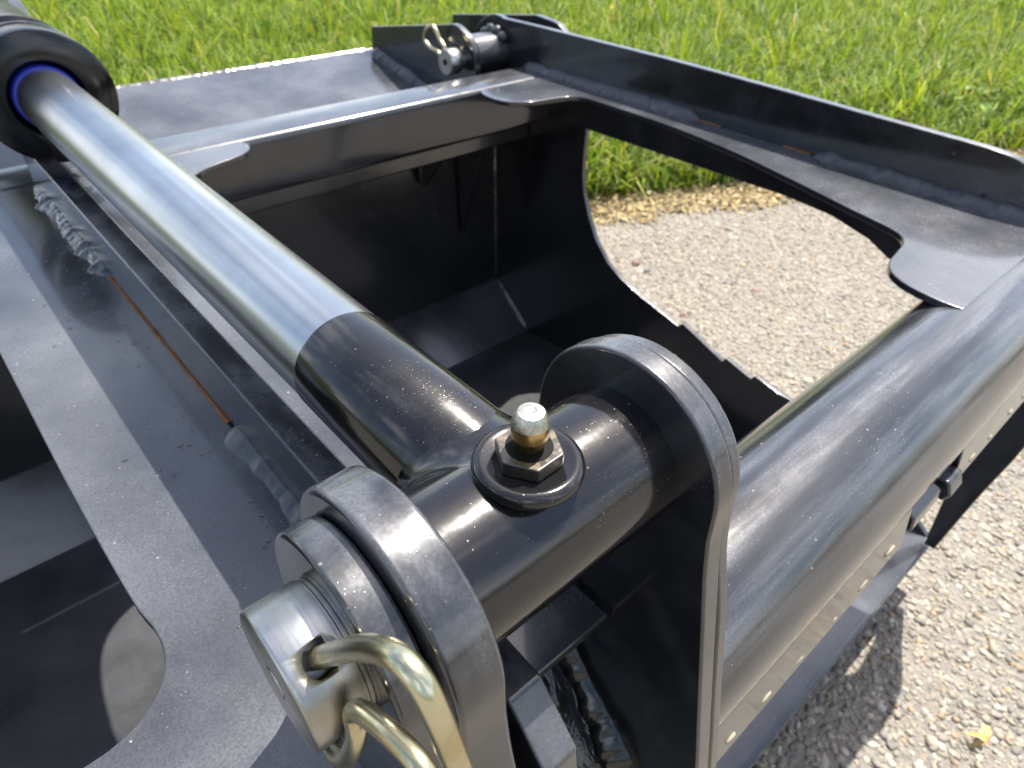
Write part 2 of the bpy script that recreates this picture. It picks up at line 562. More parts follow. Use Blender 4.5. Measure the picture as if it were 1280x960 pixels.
Vb, Fb, Cb = scatter_stones(4000, -100, 3000, -700, 1300, 6, 11, 160, 0.75, PAL, 2.0)
Fa = np.r_[Fa, Fb + len(Va)]; Va = np.r_[Va, Vb]; Ca = np.r_[Ca, Cb]
st = obj('driveway_stones', mesh_np('driveway_stones', Va, Fa, Ca), 'stone', smooth=0)
tag(st, 'pale tan and grey stone chips bound in the worn driveway surface', 'stones', kind='stuff')

# lawn grass: one blade = three quads-worth of strip
def grass(n, xr, yr, hmin, hmax, wmin, wmax, margin, near):
    P = np.c_[rng.uniform(*xr, n), rng.uniform(*yr, n), np.full(n, GZ - 8)]
    d_edge = (P[:, :2] - EDGE_A) @ EN
    px, py, pz = project(P + np.array([0, 0, 60]))
    dist = np.linalg.norm(P * MM - CAM, axis=1)
    keep = (d_edge > 10 + 60 * rng.random(n) ** 2) & (px > -margin) & (px < 1280 + margin) & (py > -220) & (py < 520) & (pz > 0)
    keep &= rng.random(n) < np.clip((near / dist) ** 1.3, 0, 1)
    P = P[keep]; d_edge = d_edge[keep]; n = len(P)
    nz = np.array([mnoise.noise((p[0] * 0.0022, p[1] * 0.0022, 0)) for p in P])
    nz2 = np.array([mnoise.noise((p[0] * 0.009, p[1] * 0.009, 5)) for p in P])
    h = (hmin + (hmax - hmin) * rng.random(n) ** 1.5) * (1 + 0.5 * nz + 0.8 * nz2) * np.clip(0.6 + d_edge / 600, 0.6, 1)
    w = rng.uniform(wmin, wmax, n)
    th = rng.uniform(0, 6.283, n)
    lean = rng.uniform(0.15, 1.5, n) * h
    h = h * np.clip(1.1 - 0.25 * lean / h, 0.6, 1.1)
    ld = th + rng.normal(0, 0.5, n) + 1.57
    dx, dy = np.cos(ld), np.sin(ld)
    wx, wy = np.cos(th) * w / 2, np.sin(th) * w / 2
    V = np.zeros((n, 7, 3))
    for k, (fz, fl, fw) in enumerate(((0, 0, 1.0), (0.45, 0.18, 0.95), (0.8, 0.55, 0.62))):
        cx, cy, cz = P[:, 0] + dx * lean * fl, P[:, 1] + dy * lean * fl, P[:, 2] + h * fz
        V[:, 2 * k] = np.c_[cx - wx * fw, cy - wy * fw, cz]
        V[:, 2 * k + 1] = np.c_[cx + wx * fw, cy + wy * fw, cz]
    V[:, 6] = np.c_[P[:, 0] + dx * lean, P[:, 1] + dy * lean, P[:, 2] + h * (0.98 - 0.25 * lean / h)]
    tri = np.array([[0, 1, 3], [0, 3, 2], [2, 3, 5], [2, 5, 4], [4, 5, 6]])
    F = (tri[None] + (np.arange(n) * 7)[:, None, None]).reshape(-1, 3)
    base = np.array([0.095, 0.19, 0.013]); yel = np.array([0.23, 0.295, 0.03]); dry = np.array([0.36, 0.31, 0.13]); deep = np.array([0.032, 0.085, 0.008])
    tt = np.clip(0.45 + 0.8 * nz2 + rng.normal(0, 0.28, n), 0, 1)[:, None]
    c = base * (1 - tt) + yel * tt
    dk = (rng.random(n) < 0.22)[:, None]
    c = np.where(dk, deep * rng.uniform(0.8, 1.4, (n, 1)), c)
    dr = (rng.random(n) < 0.045 + 0.10 * np.exp(-d_edge / 120))[:, None]
    c = np.where(dr, dry * rng.uniform(0.7, 1.3, (n, 1)), c)
    c = c * rng.uniform(0.75, 1.25, (n, 1))
    C = np.repeat(c, 7, 0)
    return V.reshape(-1, 3) * MM, F, C
Vg, Fg, Cg = grass(900000, (300, 8200), (200, 6800), 70, 240, 3.6, 8.0, 260, 2.1)
print('blades', len(Vg) // 7)
gr = obj('grass', mesh_np('grass', Vg, Fg, Cg), 'grass', smooth=0)
tag(gr, 'bright green unmown lawn grass beyond the driveway edge', 'grass', kind='stuff')

# dry clippings along the edge of the lawn
def flakes(n, s0, s1, o0, o1, lmin, lmax):
    s = rng.uniform(s0, s1, n); off = o0 + (o1 - o0) * rng.beta(2.2, 2.2, n)
    off = off + np.array([70 * mnoise.noise((q * 0.004, 7.7, 0)) + 35 * mnoise.noise((q * 0.015, 3.7, 0)) for q in s])
    P = EDGE_A + ED * s[:, None] + EN * off[:, None]
    L = rng.uniform(lmin, lmax, n); W = L * rng.uniform(0.18, 0.5, n)
    th = rng.uniform(0, 6.283, n); z = GZ + rng.uniform(2, 12, n)
    V = np.zeros((n, 4, 3))
    tx, ty = np.cos(th), np.sin(th)
    tz = rng.normal(0, 0.3, n)
    for k, (a, b_) in enumerate(((-.5, 0), (0, -.5), (.5, 0), (0, .5))):
        V[:, k] = np.c_[P[:, 0] + tx * L * a - ty * W * b_, P[:, 1] + ty * L * a + tx * W * b_, z + tz * L * a + rng.normal(0, 1.5, n)]
    F = (np.array([[0, 1, 3], [1, 2, 3]])[None] + (np.arange(n) * 4)[:, None, None]).reshape(-1, 3)
    pal = np.array([(0.42, 0.33, 0.16), (0.50, 0.41, 0.24), (0.34, 0.25, 0.11), (0.22, 0.17, 0.09)])
    c = pal[rng.integers(0, 4, n)] * rng.uniform(0.8, 1.15, (n, 1))
    return V.reshape(-1, 3) * MM, F, np.repeat(c, 4, 0)
Vf, Ff, Cf = flakes(13000, -500, 2300, -190, 70, 9, 28)
fl = obj('dry_clippings', mesh_np('dry_clippings', Vf, Ff, Cf), 'straw', smooth=0)
tag(fl, 'strip of pale dry grass clippings where the lawn meets the driveway', 'clippings', kind='stuff')
Vf, Ff, Cf = flakes(260, -700, 2300, -1500, -100, 6, 18)
fl = obj('scattered_chaff', mesh_np('scattered_chaff', Vf, Ff, Cf), 'straw', smooth=0)
tag(fl, 'scattered bits of pale chaff lying on the driveway', 'chaff', kind='stuff')

# ------------------------------------------------------------------ bucket
bucket = thing('grapple_bucket', 'dark grey steel bucket shell standing on the driveway under the grapple', 'bucket', (0, 400, GZ))
XE = 745.0
XL = -820.0
def bpart(name, bm, mat='paint_shell', bevel=1.5, **k):
    return obj(name, bm, mat, bucket, bevel=bevel, **k)
bpart('floor_plate', prism([(-20, -573), (780, -640), (780, -650), (-20, -583)], 'x', XL, XE), 'floor')
bpart('cutting_edge', prism([(-66, -577), (60, -570.5), (60, -560.5), (-58, -560), (-66, -565)], 'x', XL, XE + 14), 'paint')
bpart('worn_strip', prism([(-66.4, -575.5), (-66.4, -565.2), (-65.2, -564.2), (-65.2, -575.5)], 'x', XL, XE + 14.5), 'edge', 0)
bpart('bend_plate', prism([(776, -641.5), (886, -556), (896, -564), (784, -653)], 'x', XL, XE))
bpart('back_plate', prism([(887, -562), (896, -570), (906, -190), (897, -190)], 'x', XL, XE))
bpart('top_box', prism([(800, -186), (904, -186), (904, -226), (800, -226)], 'x', XL, XE), bevel=4)
top_plate = bpart('top_plate', prism([(818, -194), (1165, -127), (1167, -135), (820, -202)], 'x', XL, 647), 'paint')
bpart('rear_plate', prism([(1168, -127), (1178, -131), (1010, -560), (1000, -560)], 'x', XL, XE))
EP = [(930, -190), (930, -560), (900, -560), (790, -652), (-40, -584), (-66, -566), (-40, -545), (60, -500), (190, -464),
      (213, -463), (253, -455), (258, -464), (308, -452), (314, -461), (402, -431), (409, -441), (497, -422), (545, -408), (578, -392), (612, -360), (637, -320), (652, -285),
      (659, -254), (661, -215), (660, -178), (668, -150), (700, -120), (760, -108)]
bpart('end_plate', prism(EP, 'x', XE, XE + 9), bevel=1.2)
bpart('end_plate', prism(EP, 'x', XL - 9, XL), bevel=1.2)
for gx in (560, 648):
    bpart('gusset', prism([(815, -150), (815, -226), (883, -300), (883, -150)] if gx < 600 else [(815, -150), (815, -226), (886, -420), (886, -150)], 'x', gx, gx + 9), bevel=1)
bpart('weld_bead', weld((744.8, 782, -637), (744.8, 884, -557), (-1, 0, 0), (0, -.62, .78), 7, 7, 0.3, 31), 'paint_shell', 0, smooth=3.1)
bpart('weld_bead', weld((744.8, 889, -556), (744.8, 898, -230), (-1, 0, 0), (0, -1, 0), 7, 7, 0.3, 32), 'paint_shell', 0, smooth=3.1)
# hinge lugs on the bucket's top
lug = rounded([(1160, -86, 4), (945, -50, 10), (888, -40, 40), (838, -62, 50), (832, -150, 20), (870, -205), (1163, -150)])
bpart('hinge_lug', prism(lug, 'x', 648, 660), 'paint')
lug2 = rounded([(1066, -63, 4), (830, -30, 10), (775, -34, 40), (735, -60, 50), (700, -120, 20), (900, -165), (1066, -130)])
bpart('hinge_lug', prism(lug2, 'x', 776, 788), 'paint')
bpart('weld_bead', weld((647, 850, -188), (647, 1160, -128.5), (-1, 0, 0), (0, -.19, 1), 15, 12, 0.4, 3), 'weld', 0, smooth=3.1)
bpart('weld_bead', weld((-250, 1166, -128), (640, 1166, -128), (0, -1, -.2), (0, .3, 1), 6, 30, 0.35, 5), 'paint_edge', 0, smooth=3.1)
# cylinder mount at the rear, just out of the picture
for bx in (-62, 48):
    bpart('cylinder_bracket', prism(rounded([(930, -178), (1000, 10, 40), (1095, 40, 50), (1110, -60, 30), (1000, -300)]), 'x', bx, bx + 14), 'paint')

# ------------------------------------------------------------------ grapple
grapple = thing('log_grapple', 'dark grey welded steel grapple hinged over the bucket', 'grapple', (300, 300, -600))
def gpart(name, bm, mat='paint', bevel=1.6, **k):
    return obj(name, bm, mat, grapple, bevel=bevel, **k)
TY, TZ, TR = -17.0, -154.5, 55.0
ZF = -99.0
# front round tube and rear square tube
for x0, x1 in ((58.7, 725.8), (-430, -78.0)):
    gpart('round_tube', lathe([(44, x0), (TR, x0), (TR, x1), (44, x1)], (0, TY, TZ), (1, 0, 0), 96), 'paint_tube', 0)
gpart('square_tube', prism(rounded([(731, ZF, 9), (806, ZF, 9), (806, ZF - 76, 9), (731, ZF - 76, 9)], 5), 'x', -430, 725.8), 'paint', 0)
# tine-shaped plates
def tine(top, rear=True):
    front = [(42, top - 6), (5, top - 22), (-30, top - 52), (-60, -128), (-82, -190), (-92, -270), (-93.5, -346), (-83, -446), (-74, -556), (-60, -556), (-52, -470), (-48, -380), (-40, -290), (-15, -225), (40, -205), (130, -190), (160, -176), (212, -164), (280, -160)]
    return front
prof = tine(-40) + [(640, -166), (720, -178), (800, -182)] 
fr = tine(-40)
side_prof = curve2([(200, -38), (107, -39.5), (67, -41)] + fr[:9], 5) + fr[9:] + [(640, -166), (760, -172), (840, -160)] + \
    [(875 + 62 * math.cos(a), -93 + 62 * math.sin(a)) for a in np.linspace(-1.25, 1.9, 18)] + [(760, -33.5), (500, -33), (300, -36)]
side = gpart('side_plate', prism(side_prof, 'x', 726, 738), 'paint_edge')
cen_prof = [(107, -50), (67, -50)] + [(20, -50), (-30, -52), (-52, -75)] + tine(-50)[3:] + [(640, -166), (730.5, -172), (730.5, -50)]
gpart('center_plate', prism(cen_prof, 'x', -36, -19), 'paint_edge')
# flange plates with their scalloped inner edges
TH = 7.0
right_fl = [(725.5, 730.5), (573, 730.5)] + curve2([(562, 712), (559, 690), (562, 668), (572, 652), (590, 641), (612, 635), (640, 630), (660, 624), (672, 610), (676, 585),
            (676, 520), (674, 450), (667, 390), (655, 320), (640, 262), (624, 205), (608, 152), (600, 122), (593, 98), (584, 84), (568, 76), (545, 72), (522, 68), (505, 59), (494, 46), (488, 30), (485, 8), (486, -12)]) + [(725.5, -12)]
gpart('flange_plate', prism(right_fl, 'z', ZF - TH, ZF), bevel=1.2)
left_fl = [(-36.5, 730.5), (-230, 730.5)] + curve2([(-242, 712), (-244, 690), (-238, 668), (-222, 650), (-200, 641), (-170, 636), (-148, 626), (-136, 608), (-131, 580),
           (-129.5, 400), (-128.5, 250), (-126, 150), (-123, 122), (-124, 106), (-130, 93), (-140, 84), (-153, 79), (-170, 78), (-220, 76), (-245, 68), (-258, 50), (-262, 20), (-262, -12)]) + [(-36.5, -12)]
gpart('flange_plate', prism(left_fl, 'z', ZF - TH, ZF), bevel=1.2)
mid_fl = [(-18.5, 730.5)] + curve2([(188, 730.5), (192, 716), (188, 700), (176, 688), (158, 680), (138, 674), (116, 664), (96, 646), (80, 618), (68, 575), (61, 525), (58, 470), (56, 160), (52, 110), (47, 90), (46, 60), (46, 20), (46, -12)]) + [(-18.5, -12)]
gpart('flange_plate', prism(mid_fl, 'z', ZF - TH, ZF), bevel=1.2)
# clevis ears standing on the round tube
def ear(r, wide=0):
    arc = [(r * math.cos(a), r * math.sin(a)) for a in np.linspace(0.0, math.pi - 0.02, 34)]
    return arc + curve2([(-r - 0.6, -12), (-r - 3.5, -30), (-57 - wide, -60), (-67 - wide, -108), (-77.5 - wide, -158), (-89 - wide, -218), (-99 - wide, -290)], 4) + [(20, -290), (40, -205), (58, -120), (r + 3, -40)]
gpart('clevis_ear', prism(ear(46.0), 'x', -69, -51), 'paint_edge', 2.2, seg=3)
gpart('clevis_ear', prism(ear(47.2), 'x', 48, 58.6), 'paint_edge', 1.6, seg=2)
gpart('clevis_ear', prism(ear(45.6), 'x', 58.8, 66.5), 'paint_edge', 2.0, seg=2)
gpart('clevis_boss', prism(ear(38.0, -10), 'x', -82, -69.3), 'paint_edge', 1.6, seg=3)
gpart('cross_gusset', prism([(62, -107), (66, -113), (-66, -252), (-72, -248)], 'x', -18.6, 47.8), 'wet', 1.5)
gpart('cross_gusset', prism([(62, -107), (66, -113), (-66, -252), (-72, -248)], 'x', -50.8, -36.4), 'wet', 1.5)
# hinge sleeve at the rear of the side plate
gpart('hinge_sleeve', lathe([(24, 661), (36, 661), (36, 725.8), (24, 725.8)], (0, 872, -92), (1, 0, 0), 40), 'paint', 1.5)
for k in range(7):
    a = 2.2 - k * 0.42
    p = (720, 872 + 37 * math.cos(a), -92 + 37 * math.sin(a))
    bmw = bmesh.new(); bmesh.ops.create_icosphere(bmw, subdivisions=2, radius=1)
    for v_ in bmw.verts:
        q = v_.co * (1 + 0.2 * mnoise.noise(v_.co * 2 + Vector((k, 0, 0))))
        v_.co = Vector(p) + Vector((q.x * 10, q.y * 11, q.z * 11))
    gpart('weld_bead', bmw, 'weld', 0, smooth=3.1)
# weld beads: side plate to flange, centre plate to flange, ears
gpart('weld_bead', weld((725.6, 800, ZF), (725.6, 432, ZF), (-1, 0, 0), (0, 0, 1), 16, 8, 0.4, 11), 'weld', 0, smooth=3.1)
gpart('weld_bead', weld((725.6, 258, ZF), (725.6, -5, ZF), (-1, 0, 0), (0, 0, 1), 16, 9, 0.4, 12), 'weld', 0, smooth=3.1)
gpart('weld_bead', weld((-36.4, 728, ZF), (-36.4, 480, ZF), (-1, 0, 0), (0, 0, 1), 7.5, 5, 1.0, 13), 'weld_rough', 0, smooth=3.1)
gpart('weld_bead', weld((-36.4, 232, ZF), (-36.4, 118, ZF), (-1, 0, 0), (0, 0, 1), 9, 18, 0.5, 14), 'weld', 0, smooth=3.1)
gpart('weld_bead', weld((-82.4, 70, ZF), (-82.4, -20, ZF), (-1, 0, 0), (0, 0, 1), 12, 10, 0.6, 15), 'weld', 0, smooth=3.1)
gpart('weld_bead', weld((-18.6, 60, ZF + 5), (-18.6, -30, ZF + 2), (1, 0, 0), (0, 0, 1), 14, 11, 0.3, 16), 'weld', 0, smooth=3.1)
gpart('weld_bead', weld((-18.4, 44, -126), (-18.4, -50, -224), (1, 0, 0), (0, -.7, .7), 10, 9, 0.4, 17), 'gloss', 0, smooth=3.1)
gpart('weld_bead', weld((47.6, 44, -126), (47.6, -50, -224), (-1, 0, 0), (0, -.7, .7), 12, 9, 0.4, 18), 'gloss', 0, smooth=3.1)
# rust where the seam is not welded
def seam(x, y0, y1, w, sx, seed):
    bm = bmesh.new(); rows = []
    n = 60
    for i in range(n + 1):
        y = y0 + (y1 - y0) * i / n
        ww = w * (0.7 + 1.0 * mnoise.noise((y * 0.05, seed, 0)) + 0.5 * mnoise.noise((y * 0.2, seed, 0))) * (1.6 if i < 3 or i > n - 3 else 1)
        hh = 1.2 + 0.6 * mnoise.noise((y * 0.08, seed, 3))
        rows.append([bm.verts.new((x, y, ZF + hh)), bm.verts.new((x + sx * ww, y, ZF + 0.5)), bm.verts.new((x + sx * (ww + 0.4), y, ZF - 0.5))])
    for A, B in zip(rows, rows[1:]):
        bm.faces.new((A[0], A[1], B[1], B[0])); bm.faces.new((A[1], A[2], B[2], B[1]))
    return bm
gpart('rust_seam', seam(-36.2, 478, 238, 1.5, -1, 1.0), 'rust', 0)
gpart('rust_seam', seam(725.8, 430, 395, 5, -1, 2.0), 'rust', 0)
gpart('rust_seam', seam(725.8, 300, 262, 4, -1, 3.0), 'rust', 0)
# backing lip under the round tube, welded in stitches, with a gap and a cut stub
def lip(x0, x1, nm='backing_lip'):
    return gpart(nm, prism([(-62, -155), (-71.9, -157), (-78, -194), (-73, -197), (-62, -184)], 'x', x0, x1), 'paint_tube', 1.2)
lip(62.0, 303); lip(392, 725.6)
for k in range(16):
    xx = 90 + k * 38 + random.uniform(-6, 6)
    if 296 < xx < 400: continue
    ms = random.uniform(4, 9); mz = random.uniform(-4, 4)
    bmw = bmesh.new(); bmesh.ops.create_icosphere(bmw, subdivisions=2, radius=1)
    for v_ in bmw.verts:
        q = v_.co * (1 + 0.25 * mnoise.noise(v_.co * 1.8 + Vector((k * 3, 0, 0))))
        v_.co = Vector((xx + q.x * ms, -76.0 + q.y * 1.5, -184 + mz + q.z * ms * 0.45))
    gpart('mud_splash', bmw, 'mud', 0, smooth=3.1)
gpart('cut_stub', prism(rounded([(-60, -176), (-78, -172, 3), (-83, -184, 3), (-79, -192, 3), (-62, -188)], 3), 'x', 366, 390), 'paint_edge', 2)
gpart('cut_stub', prism(rounded([(-60, -170), (-76, -174, 3), (-78, -188, 3), (-62, -188)], 3), 'x', 312, 358), 'paint_shell', 2)

# ------------------------------------------------------------------ hydraulic cylinder
cyl = thing('hydraulic_cylinder', 'hydraulic cylinder with chrome rod and gloss black cross tube end', 'cylinder', (0, 300, -30))
def cpart(name, bm, mat, parent=None, bevel=0, **k):
    return obj(name, bm, mat, parent or cyl, bevel=bevel, **k)
AY = (0, 1, 0)
RR = 26.0
CX = -5.0
cpart('rod', lathe([(RR, 123), (RR, 690)], (CX, 0, 0), AY, 96), 'chrome')
cpart('rod_end', lathe([(RR - 1.0, 124.2), (RR + 0.4, 123.4), (RR + 0.7, 121.5), (RR + 0.7, 12), (20, 4)], (CX, 0, 0), AY, 96), 'gloss')
# weld fillet where the rod end meets the cross tube
def saddle():
    bm = bmesh.new(); rows = []
    r = RR + 0.7
    n = 128; m = 10
    for i in range(n):
        a = 2 * math.pi * i / n
        def on_tube(rr): return Vector((CX + rr * math.cos(a), math.sqrt(max(0.5, 30.05 ** 2 - (rr * math.sin(a)) ** 2)), rr * math.sin(a)))
        w = 1 + 0.25 * mnoise.noise((math.cos(a) * 3, math.sin(a) * 3, 0))
        A = on_tube(r + min(3.0, 3.2 + 0 * w) + 5.5 * w * abs(math.cos(a)) ** 1.5)
        P = on_tube(r)
        B = Vector((CX + r * math.cos(a), P.y + 11 * w, r * math.sin(a)))
        row = []
        for k in range(m):
            q = k / (m - 1)
            row.append(bm.verts.new(A * (1 - q) ** 2 + (P + (A + B - 2 * P) * 0.12) * 2 * q * (1 - q) + B * q * q))
        rows.append(row)
    for i in range(n):
        A, B = rows[i], rows[(i + 1) % n]
        for k in range(m - 1):
            bm.faces.new((A[k], A[k + 1], B[k + 1], B[k]))
    return bm
cpart('weld_fillet', saddle(), 'gloss', smooth=3.1)
cpart('cross_tube', lathe([(25.6, -50), (28.6, -50), (30, -48.4), (30, 48.2), (25.6, 48.2)], (0, 0, 0), (1, 0, 0), 128), 'gloss')
cpart('gland', lathe([(29, 690), (29, 664), (32, 660), (32.5, 651), (34, 649.5), (55, 649.5), (58, 652), (58.5, 655), (58.5, 676), (57, 678.5), (54, 679.5), (54, 683)], (CX, 0, 0), AY, 96, cap=False), 'gloss_clean')
cpart('wiper_seal', lathe([(RR + 0.2, 650), (RR + 1.2, 650.5), (RR + 2.4, 652.5), (RR + 2.8, 668), (RR + 0.2, 668)], (CX, 0, 0), AY, 64), 'blue')
cpart('barrel', lathe([(50, 683), (55, 683.5), (56, 688), (57, 692), (55.5, 696), (53, 699), (53, 730), (57, 733), (57.5, 744), (55, 748), (54, 752), (54, 1000), (30, 1004), (30, 1080), (0, 1080)], (CX, 0, 0), AY, 96), 'gloss_clean')
cpart('weld_ring', lathe([(54, 692), (57.6, 693), (58.2, 696), (56, 699), (52, 700)], (CX, 0, 0), AY, 96), 'gloss')
cpart('barrel_eye', lathe([(22, -46), (36, -46), (36, 46), (22, 46)], (CX, 1058, 0), (1, 0, 0), 40), 'gloss_clean')
# lubrication boss: seat, washer, hexagon and nipple
GX, GY = -6.0, -3.2
cpart('grease_seat', lathe([(14.5, 10), (14.5, 30), (0, 30)], (GX, GY, 0), (0, 0, 1), 48), 'matte_black')  # black colour stands in for the shadow crescent under the washer
cpart('washer', lathe([(0, 34.0), (15.0, 34.0), (15.6, 34.3), (17.0, 34.2), (18.6, 33.2), (19.3, 31.4), (18.9, 29.4), (17.6, 28.2), (15.6, 27.8), (0, 27.8)], (GX, GY, 0), (0, 0, 1), 64), 'gloss')
fit = cpart('grease_fitting', lathe([(4.6, 38.6), (4.6, 41.4), (5.4, 41.8), (5.7, 43.6), (6.2, 44.8), (6.35, 48.2), (6.3, 49.6)], (GX, GY, 0), (0, 0, 1), 48), 'brass')
cpart('nipple_tip', lathe([(6.3, 49.6), (5.9, 51.4), (5.1, 53.3), (4.4, 54.2), (2.0, 54.7), (1.4, 54.3), (0, 54.2)], (GX, GY, 0), (0, 0, 1), 48), 'nickel', fit)
cpart('recess_shade', lathe([(4.5, 39.7), (7.8, 39.7), (8.2, 39.3)], (GX, GY, 0), (0, 0, 1), 40, cap=False), 'matte_black', fit)  # flat dark ring painted for the shade of a hole in the hexagon
hexp = [(11.9 * math.cos(a), 11.9 * math.sin(a)) for a in [math.radians(60 * k + 2) for k in range(6)]]
hexo = cpart('hex_base', prism([(GX + x, GY + y) for x, y in hexp], 'z', 33.8, 39.5), 'hex', fit, bevel=0.6)

# ------------------------------------------------------------------ clevis pin and its clip
pin = thing('clevis_pin', 'large zinc plated clevis pin holding the cylinder end', 'pin', (-90, 0, -26))
bm = lathe([(0, -101), (21.9, -101), (22.8, -100.6), (23.2, -99.8), (23.2, -84.2), (22.8, -84.0), (22.8, -83.0), (22.4, -82.6), (22.4, 75), (0, 75)], (0, 0, 0), (1, 0, 0), 96)
po = obj('pin_body', bm, 'zinc', pin)
hd = Vector((0, -0.57, 0.82)).normalized()
cut = obj('pin_hole', lathe([(5.6, -60), (5.6, 60)], (-90, 0, 0), hd, 40), 'zinc')
bo = po.modifiers.new('hole', 'BOOLEAN'); bo.object = cut; bo.solver = 'EXACT'
dg = bpy.context.evaluated_depsgraph_get()
me2 = bpy.data.meshes.new_from_object(po.evaluated_get(dg))
po.modifiers.remove(bo)
po.data = me2
bpy.data.objects.remove(cut, do_unlink=True)
obj('center_mark', lathe([(0, -101.3), (5, -101.3), (5.4, -100.9), (5.4, -100.6), (0, -100.6)], (0, 0, 0), (1, 0, 0), 24), 'zinc', pin)
for k in range(9):
    obj('ridge', lathe([(23.0, -87.6 + k * 0.42), (23.35, -87.5 + k * 0.42), (23.35, -87.35 + k * 0.42), (23.0, -87.25 + k * 0.42)], (0, 0, 0), (1, 0, 0), 96), 'zinc', pin)
clip = thing('hairpin_clip', 'thick yellow zinc wire hairpin clip through the front clevis pin', 'clip', (-86, -60, 20))
p1 = [(-90, 6, -9), (-90, -5, 7), (-90, -14, 21), (-89, -22, 32), (-87.6, -33, 47), (-86.4, -42, 57), (-85.6, -50, 62.5), (-85, -56, 61), (-84.4, -60, 53), (-83.6, -63, 42), (-82.8, -65, 32), (-82.3, -67, 18), (-82.3, -68, 4), (-84, -67, -6), (-86.5, -64, -5),
      (-88, -62, 8), (-87.6, -60, 19), (-87, -55, 24), (-87.6, -46, 22.5), (-88.2, -38, 19), (-89, -31, 15), (-90, -27.5, 11), (-91, -29, 5), (-92.6, -28, -4), (-94, -25, -14), (-95, -19, -22), (-94, -10, -28), (-92, 0, -30)]
obj('wire', sweep(catmull(p1, 8), 3.1, 18), 'zinc_yellow', clip)

# ------------------------------------------------------------------ hinge pin and clip at the rear
hp = thing('hinge_pin', 'small zinc plated hinge pin through the rear lug', 'pin', (640, 872, -112))
obj('pin_body', lathe([(0, 612), (19, 612), (20.5, 614), (20.5, 634), (19, 636), (15, 637), (15, 800), (0, 800)], (0, 872, -92), (1, 0, 0), 48), 'zinc', hp)
obj('center_mark', lathe([(0, 611.4), (5, 611.4), (5, 612.2), (0, 612.2)], (0, 872, -92), (1, 0, 0), 20), 'matte_black', hp)
hc = thing('hairpin_clip', 'thin yellow wire hairpin clip standing on the rear hinge pin', 'clip', (622, 890, -75))
p2 = [(622, 880, -92), (622, 884, -74), (622, 898, -63), (622, 909, -50), (622, 920, -45), (622, 936, -53), (622, 942, -70), (622, 926, -80), (622, 905, -83), (622, 894, -92), (622, 890, -104)]
obj('wire', sweep(catmull(p2, 8), 3.6, 12), 'zinc_yellow', hc)

# ------------------------------------------------------------------ water drops on the paint
def drops(n, fn, rmin, rmax, name):
    bm = bmesh.new()
    for _ in range(n):
        x, y, z = fn()
        r = rmin + (rmax - rmin) * random.random() ** 3
        ret = bmesh.ops.create_icosphere(bm, subdivisions=2, radius=1)
        el = random.uniform(0.8, 1.5)
        for v_ in ret['verts']:
            c = v_.co
            v_.co = Vector((x + c.x * r * el, y + c.y * r / el, z + (c.z * r * 0.45 if c.z > 0 else c.z * 0.3)))
    o = gpart(name, bm, 'water', 0, smooth=3.0)
    o['kind'] = 'stuff'
    return o
for px, py in ((1230, 243), (1254, 257), (1279, 262), (1192, 193)):
    d = pix_ray(px, py); p = (CAM + d * ((0.726 - CAM[0]) / d[0])) / MM
    bmw = bmesh.new(); bmesh.ops.create_icosphere(bmw, subdivisions=2, radius=1)
    for v_ in bmw.verts: v_.co = Vector((726 + v_.co.x * 2.4, p[1] + v_.co.y * 2.8, p[2] + v_.co.z * 2.8))
    gpart('weld_spatter', bmw, 'gloss', 0, smooth=3.1)
drops(260, lambda: (-46 - abs(random.gauss(0, 22)), random.uniform(20, 560), ZF), 0.35, 1.5, 'water_drops')

# ------------------------------------------------------------------ small things on the ground
def pebble(px, py, r, col, label, seed):
    d = pix_ray(px, py); tt = (GZ * MM - CAM[2]) / d[2]; p = (CAM + d * tt) / MM
    bm = bmesh.new(); bmesh.ops.create_icosphere(bm, subdivisions=2, radius=1)
    for v_ in bm.verts:
        q = v_.co * (1 + 0.6 * mnoise.noise(v_.co * 1.6 + Vector((seed * 5, 0, 0))))
        v_.co = Vector((p[0] + q.x * r * 1.2, p[1] + q.y * r, GZ + r * 0.3 + q.z * r * 0.6))
    m, t, b = new_mat('pebble_stone'); v = coords(t)
    t.links.new(mix(t, tex_noise(t, v, 120, 4, 0.6), tuple(c * 0.7 for c in col), col), b.inputs['Base Color'])
    b.inputs['Roughness'].default_value = 0.8
    o = obj('pebble', bm, m)
    tag(o, label, 'pebble', 'loose pebbles on the driveway')
pebble(795, 330, 10, (0.17, 0.105, 0.09), 'reddish brown pebble beside a grey one on the driveway', 1)
pebble(807, 339, 8, (0.12, 0.11, 0.11), 'small dark grey pebble touching a reddish brown one', 2)
pebble(943, 364, 8, (0.25, 0.15, 0.125), 'pink red pebble alone in the middle of the driveway', 3)
pebble(853, 394, 6, (0.20, 0.09, 0.08), 'dark red pebble next to the serrated bucket side edge', 4)

